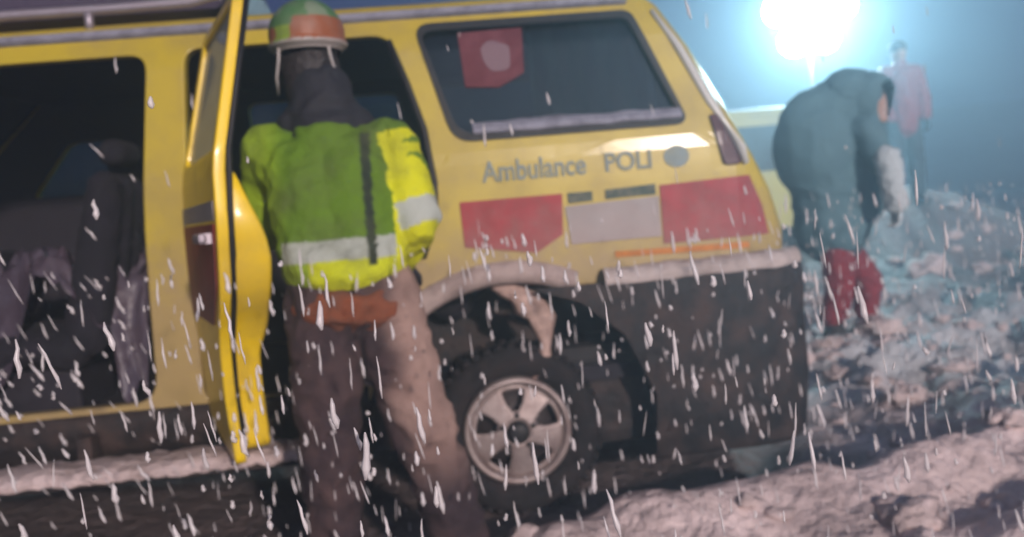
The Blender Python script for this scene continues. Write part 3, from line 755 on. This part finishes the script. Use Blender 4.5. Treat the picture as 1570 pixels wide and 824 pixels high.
blob('parka', [((2.40, 2.5, .86), a['hip'], .22, .26), (a['hip'], a['mid'], .235, .25), (a['mid'], a['up'], .25, .22), (a['up'], a['neck'], .25, .2), ('e', (2.34, 2.5, 1.38), (.31, .26, .40)),
     ((2.52, 2.46, 1.0), (2.58, 2.46, 1.5), .20, .19), (a['sN'], a['eN'], .095, .08), (a['sF'], a['eF'], .095, .08), (a['eF'], a['wF'], .08, .06)], .015, 'parka', P2, 6, B2, folds=.010, fscale=4)
blob('parka_hood', [('e', a['head']+Vector((-.02, .01, .02)), (.18, .17, .20), (R(35), 'Y')), (a['neck']+Vector((-.04, 0, .02)), a['head'], .19, .17)], .012, 'parka', P2, 5, B2, folds=.006, fscale=7, cut=[(a['head']+FN*.075, FN)])
blob('balaclava', [('e', a['head']+FN*(-.005), (.098, .095, .12)), (a['head']+Vector((0, 0, -.1)), a['neck']+Vector((0, 0, -.05)), .085, .09)], .01, 'dark', P2, 3, B2, cut=[(a['head']+FN*.055, FN)])
blob('sleeve', [(a['eN']+Vector((0, -.02, .05)), a['wN']+Vector((0, -.02, -.03)), .085, .072)], .01, 'grey', P2, 2, B2, folds=.01)
hand('glove', a['wN']+Vector((0, 0, -.03)), (.1, -.05, -1), (-.9, -.2, 0), 'grey', P2, B2, 1, 1.15)
hand('glove', a['wF'], (.5, -.3, -.6), (-.6, -.2, -.6), 'grey', P2, B2, -1, 1.1)
blob('trousers', [(a['hl'], a['kl'], .12, .095), (a['kl'], a['al']+Vector((0, 0, .09)), .092, .08), (a['hr'], a['kr'], .12, .095), (a['kr'], a['ar']+Vector((0, 0, .09)), .092, .08)], .013, mat('dull_red_cloth', (.24, .015, .025), .75, grime=(.10, .03, .04), gscale=8, gamt=.7, bump=.4), P2, 2, B2, folds=.010)
for k in ('al', 'ar'):
    p = a[k]; blob('boot', [(p+Vector((0, 0, .16)), p+Vector((0, 0, -.02)), .07, .06), (p+Vector((-.03, 0, -.04)), p+Vector((.17, -.04, -.045)), .052, .044)], .011, 'boot', P2, 2, B2)

# rescuer in red far back on the snow bank
x3, y3 = 4.85, 6.1; z3 = gz(x3, y3)
B3 = Vector((x3, y3, z3))
P3 = empty('person', B3, 'small distant person in red jacket and dark trousers standing on the snow bank', 'person')
o = lambda *p: B3 + Vector(p)
blob('body', [(o(0, 0, .88), o(0, 0, 1.3), .12, .13), (o(0, 0, 1.3), o(0, 0, 1.5), .1, .055), ('e', o(0, 0, 1.62), (.075, .09, .115)), ('e', o(-.02, -.09, 1.61), (.012, .018, .02)),
     (o(-.18, 0, 1.4), o(-.25, -.03, 1.12), .05, .04), (o(-.25, -.03, 1.12), o(-.2, -.14, .9), .04, .03), (o(.18, 0, 1.4), o(.25, 0, 1.12), .05, .04), (o(.25, 0, 1.12), o(.22, -.1, .9), .04, .03), (o(-.18, 0, 1.4), o(.18, 0, 1.4), .07, .07),
     (o(-.09, 0, .88), o(-.11, -.02, .5), .09, .06), (o(-.11, -.02, .5), o(-.12, 0, .1), .06, .04), (o(.09, 0, .88), o(.12, -.02, .5), .09, .06), (o(.12, -.02, .5), o(.14, 0, .1), .06, .04)], .016, 'skin', P3, off=B3)
blob('jacket', [(o(0, 0, .86), o(0, 0, 1.34), .165, .17), (o(-.17, 0, 1.4), o(-.25, -.03, 1.12), .09, .075), (o(-.25, -.03, 1.12), o(-.2, -.12, .94), .07, .055), (o(.17, 0, 1.4), o(.25, 0, 1.12), .09, .075), (o(.25, 0, 1.12), o(.22, -.08, .94), .07, .055), (o(-.16, 0, 1.4), o(.16, 0, 1.4), .1, .1), (o(0, 0, 1.42), o(0, 0, 1.5), .09, .075)], .016, 'redcloth', P3, 3, B3, folds=.012)
blob('trousers', [(o(-.09, 0, .86), o(-.11, -.02, .5), .12, .09), (o(-.11, -.02, .5), o(-.12, 0, .14), .09, .075), (o(.09, 0, .86), o(.12, -.02, .5), .12, .09), (o(.12, -.02, .5), o(.14, 0, .14), .09, .075)], .016, 'dark', P3, 3, B3, folds=.01)
blob('woolly_hat', [('e', o(0, .01, 1.68), (.09, .1, .085))], .01, 'dark', P3, 2, B3)
for s, n_ in ((-1, -.2), (1, .22)):
    hand('glove', o(n_, -.13 if s < 0 else -.1, .9), (0, -.2, -1), (-s, 0, 0), 'dark', P3, B3, s)
    blob('boot', [(o(-.12 if s < 0 else .14, 0, .16), o(-.12 if s < 0 else .14, 0, .05), .06, .055), (o(-.12 if s < 0 else .14, 0, .04), o(-.12 if s < 0 else .14, -.17, .04), .05, .04)], .012, 'boot', P3, 2, B3)

# ------------------------------------------------------------------ second vehicle behind
V2 = empty('yellow_van', (2.4, 6.3, 0), 'pale yellow van parked behind the stooped person, below the floodlight', 'van')
y2 = 6.0
def v2(o_): o_.parent = V2; o_.matrix_parent_inverse = Matrix.Translation((-2.4, -6.3, 0)); return o_
def bend2(x, z): return y2 + (.2*(z-1.25) if z > 1.25 else 0) + .25*max(0, z-1.85)
out2 = rounded([(.2, .42), (.72, .42, .01), (.8, .7, .1), (1.28, .7, .1), (1.36, .42, .01), (3.0, .42, .01), (3.08, .7, .1), (3.56, .7, .1), (3.64, .42, .01), (3.9, .42), (3.92, 1.0), (3.78, 1.95, .15), (.5, 1.97, .2), (.2, 1.1, .1)], .05)
w2 = [rounded([(1.5, 1.3), (2.5, 1.3), (2.5, 1.78), (1.5, 1.78)], .05), rounded([(2.65, 1.3), (3.65, 1.3), (3.58, 1.78), (2.65, 1.78)], .05)]
v2(plate('body', out2, [w2[0]], .06, mat('far_yellow', (.55, .5, .10), .4, grime=(.3, .28, .2), gscale=4, gamt=.5), bend=bend2, bevel=.008))
v2(plate('window', w2[0], [], .006, 'glass', bend=bend2, y0=.02))
v2(plate('window', w2[1], [], .008, 'seal', bend=bend2, y0=-.009))
bm = bmesh.new(); box(bm, (2.12, y2+.98, 1.0), (3.36, 1.6, .9), .05); v2(from_bm('cabin', bm, 'lining'))
bm = bmesh.new(); rows = []
for i in range(11):
    t = i/10; rows.append([bm.verts.new((x, y2+.17+1.55*t, 1.955+.07*math.sin(math.pi*t))) for x in (.55, 1.5, 2.5, 3.74)])
for i in range(10):
    for k in range(3): bm.faces.new((rows[i][k], rows[i][k+1], rows[i+1][k+1], rows[i+1][k]))
v2(from_bm('roof', bm, 'ledge', smooth=True))
for xx in (1.04, 3.32):
    w = bpy.data.objects.new('wheel', None); COL.objects.link(w); v2(w); w.location = (xx, y2+.04, .32)
    bm = bmesh.new(); lathe(bm, [(.2, .02), (.24, -.01), (.3, 0), (.32, .03), (.32, .18), (.29, .2), (.0, .2)], 36); from_bm('tyre', bm, 'tyre', w, True)
    bm = bmesh.new(); lathe(bm, [(.0, -.01), (.05, -.012), (.09, .02), (.17, .01), (.2, .0), (.205, .03)], 36); from_bm('rim', bm, 'rim', w, True)

# ------------------------------------------------------------------ floodlight mast
FLx, FLy, FLz = 4.92, 8.4, 3.34
FL = empty('floodlight_mast', (FLx, FLy, .0), 'bright white floodlight cluster on a tall steel mast', 'floodlight')
bm = bmesh.new(); tube(bm, [(0, .1, 0), (0, .1, FLz)], [.045, .03]); tube(bm, [(-.5, .1, FLz-.2), (.5, .1, FLz-.2)], .022)
from_bm('mast', bm, 'steel', FL, True)
for ang in (90, 210, 330):
    bm = bmesh.new(); tube(bm, [(0, .1, 1.1), (.75*math.cos(R(ang)), .1+.75*math.sin(R(ang)), .02)], .018)
    from_bm('leg', bm, 'steel', FL, True)
cpos = Vector(cam.location)
for (dx, dz) in ((-.42, .04), (0, .10), (.42, .06), (-.24, -.36), (.16, -.34)):
    h = bpy.data.objects.new('lamp_head', None); COL.objects.link(h); h.parent = FL; h.location = (dx, 0, FLz+dz)
    aim = (cpos + Vector((.6, 1.2, -.4)) - Vector((FLx+dx, FLy, FLz))).normalized()
    h.rotation_euler = aim.to_track_quat('-Y', 'Z').to_euler(); h.empty_display_size = .1
    bm = bmesh.new(); lathe(bm, [(.0, .17), (.06, .165), (.14, .10), (.20, .03), (.212, -.02), (.20, -.022), (.196, .0)], 32)
    from_bm('lamp_housing', bm, 'steel', h, True)
    bm = bmesh.new(); lathe(bm, [(.0, -.028), (.10, -.024), (.17, -.012), (.195, .002)], 32); from_bm('lamp_lens', bm, 'bulb', h, True)
ld = bpy.data.lights.new('floodlight_beam', 'SPOT'); ld.energy = 950; ld.spot_size = R(84); ld.spot_blend = .6; ld.shadow_soft_size = .3; ld.color = (.55, .93, 1.0)
lo = bpy.data.objects.new('floodlight_beam', ld); COL.objects.link(lo); lo.parent = FL; lo.location = (0, -.12, FLz-.18)
aim = (Vector((.5, -1.5, .6)) - Vector((FLx, FLy, FLz))).normalized(); lo.rotation_euler = aim.to_track_quat('-Z', 'Y').to_euler()

# ------------------------------------------------------------------ snow rubble and flying wet snow
bm = bmesh.new()
rnd = random.Random(3)
for _ in range(650):
    u = rnd.random()
    x = rnd.uniform(-.1, 6.2); y = rnd.uniform(-1.9, 6.0)
    if x < 1.5 and y > -.42+.12*x: continue
    if -.9 < x < -.1 and y > -.9: continue
    s = (.014+.085*rnd.random()**2.4)*(1+.8*(rnd.random() < .10))*(.45 if x < 1.0 else 1)
    q = bmesh.ops.create_icosphere(bm, subdivisions=3 if s > .06 else 2, radius=1)['verts']; sd_ = Vector((rnd.uniform(0, 90),)*3)
    sc = Vector((rnd.uniform(.7, 1.5), rnd.uniform(.7, 1.4), rnd.uniform(.45, .9)))
    for v in q:
        k = .8+.5*(1-2*abs(noise.noise(v.co*1.3+sd_)))+.40*noise.noise(v.co*2.7+sd_)+.22*noise.noise(v.co*6.5+sd_); v.co = Vector((v.co.x*sc.x, v.co.y*sc.y, v.co.z*sc.z))*s*k
    bmesh.ops.rotate(bm, verts=q, cent=(0, 0, 0), matrix=Matrix.Rotation(rnd.uniform(0, 6), 3, 'Z'))
    bmesh.ops.translate(bm, vec=(x, y, gz(x, y)+s*.2), verts=q)
tag(from_bm('snow_rubble', bm, 'snow', smooth=True), 'churned lumps of dirty pinkish snow scattered over the ground', 'snow', kind='stuff')

bm = bmesh.new()
rnd = random.Random(11)
def at(px, py, Y):
    v = fw + rt*(px-785)/1425 - up*(py-412)/1425; c = Vector(cam.location); return c + v*((Y-c.y)/v.y)
for _ in range(3400):
    # scattered through the air volume between camera and van, mostly low down
    x = rnd.uniform(-2.2, 3.6); y = rnd.uniform(-2.3, 1.6) if x > 1.2 else rnd.uniform(-2.3, -.35)
    z = 1.12*rnd.random()**.8 if rnd.random() < .95 else rnd.uniform(1.0, 2.2)
    Ln = .012+.055*rnd.random()**1.5; w = .0013+.0040*rnd.random()**1.8
    dr = Vector((rnd.gauss(.5 if x < -1.1 else .08, .22 if x < -1.1 else .10), rnd.gauss(0, .2), -1)).normalized()
    p = Vector((x, y, z)); side = dr.orthogonal().normalized()
    pts = [p + dr*Ln*(t-.5) + side*w*1.2*noise.noise(Vector((x*50, t*5, y*9))) for t in (0, .25, .5, .75, 1)]
    k = rnd.uniform(.7, 1.3)
    tube(bm, pts, [w*.3, w*.8*k, w, w*1.2*k, w*.4], 6)  # each piece drawn out long to show the snow's motion
tag(from_bm('flying_snow', bm, 'flake', smooth=True), 'wet snow blowing low past the van, drawn out into motion streaks', 'snow', kind='stuff')

# ------------------------------------------------------------------ haze
bm = bmesh.new(); box(bm, (3.5, 27, 2.75), (110, 72, 9.5))
hz = bpy.data.materials.new('haze_air'); hz.use_nodes = True; n = hz.node_tree.nodes; n.clear()
o_ = n.new('ShaderNodeOutputMaterial'); pv = n.new('ShaderNodeVolumePrincipled')
pv.inputs['Color'].default_value = (.60, .80, .98, 1); pv.inputs['Density'].default_value = .036; pv.inputs['Anisotropy'].default_value = .6
hz.node_tree.links.new(pv.outputs[0], o_.inputs['Volume'])
tag(from_bm('haze', bm, hz), kind='stuff')
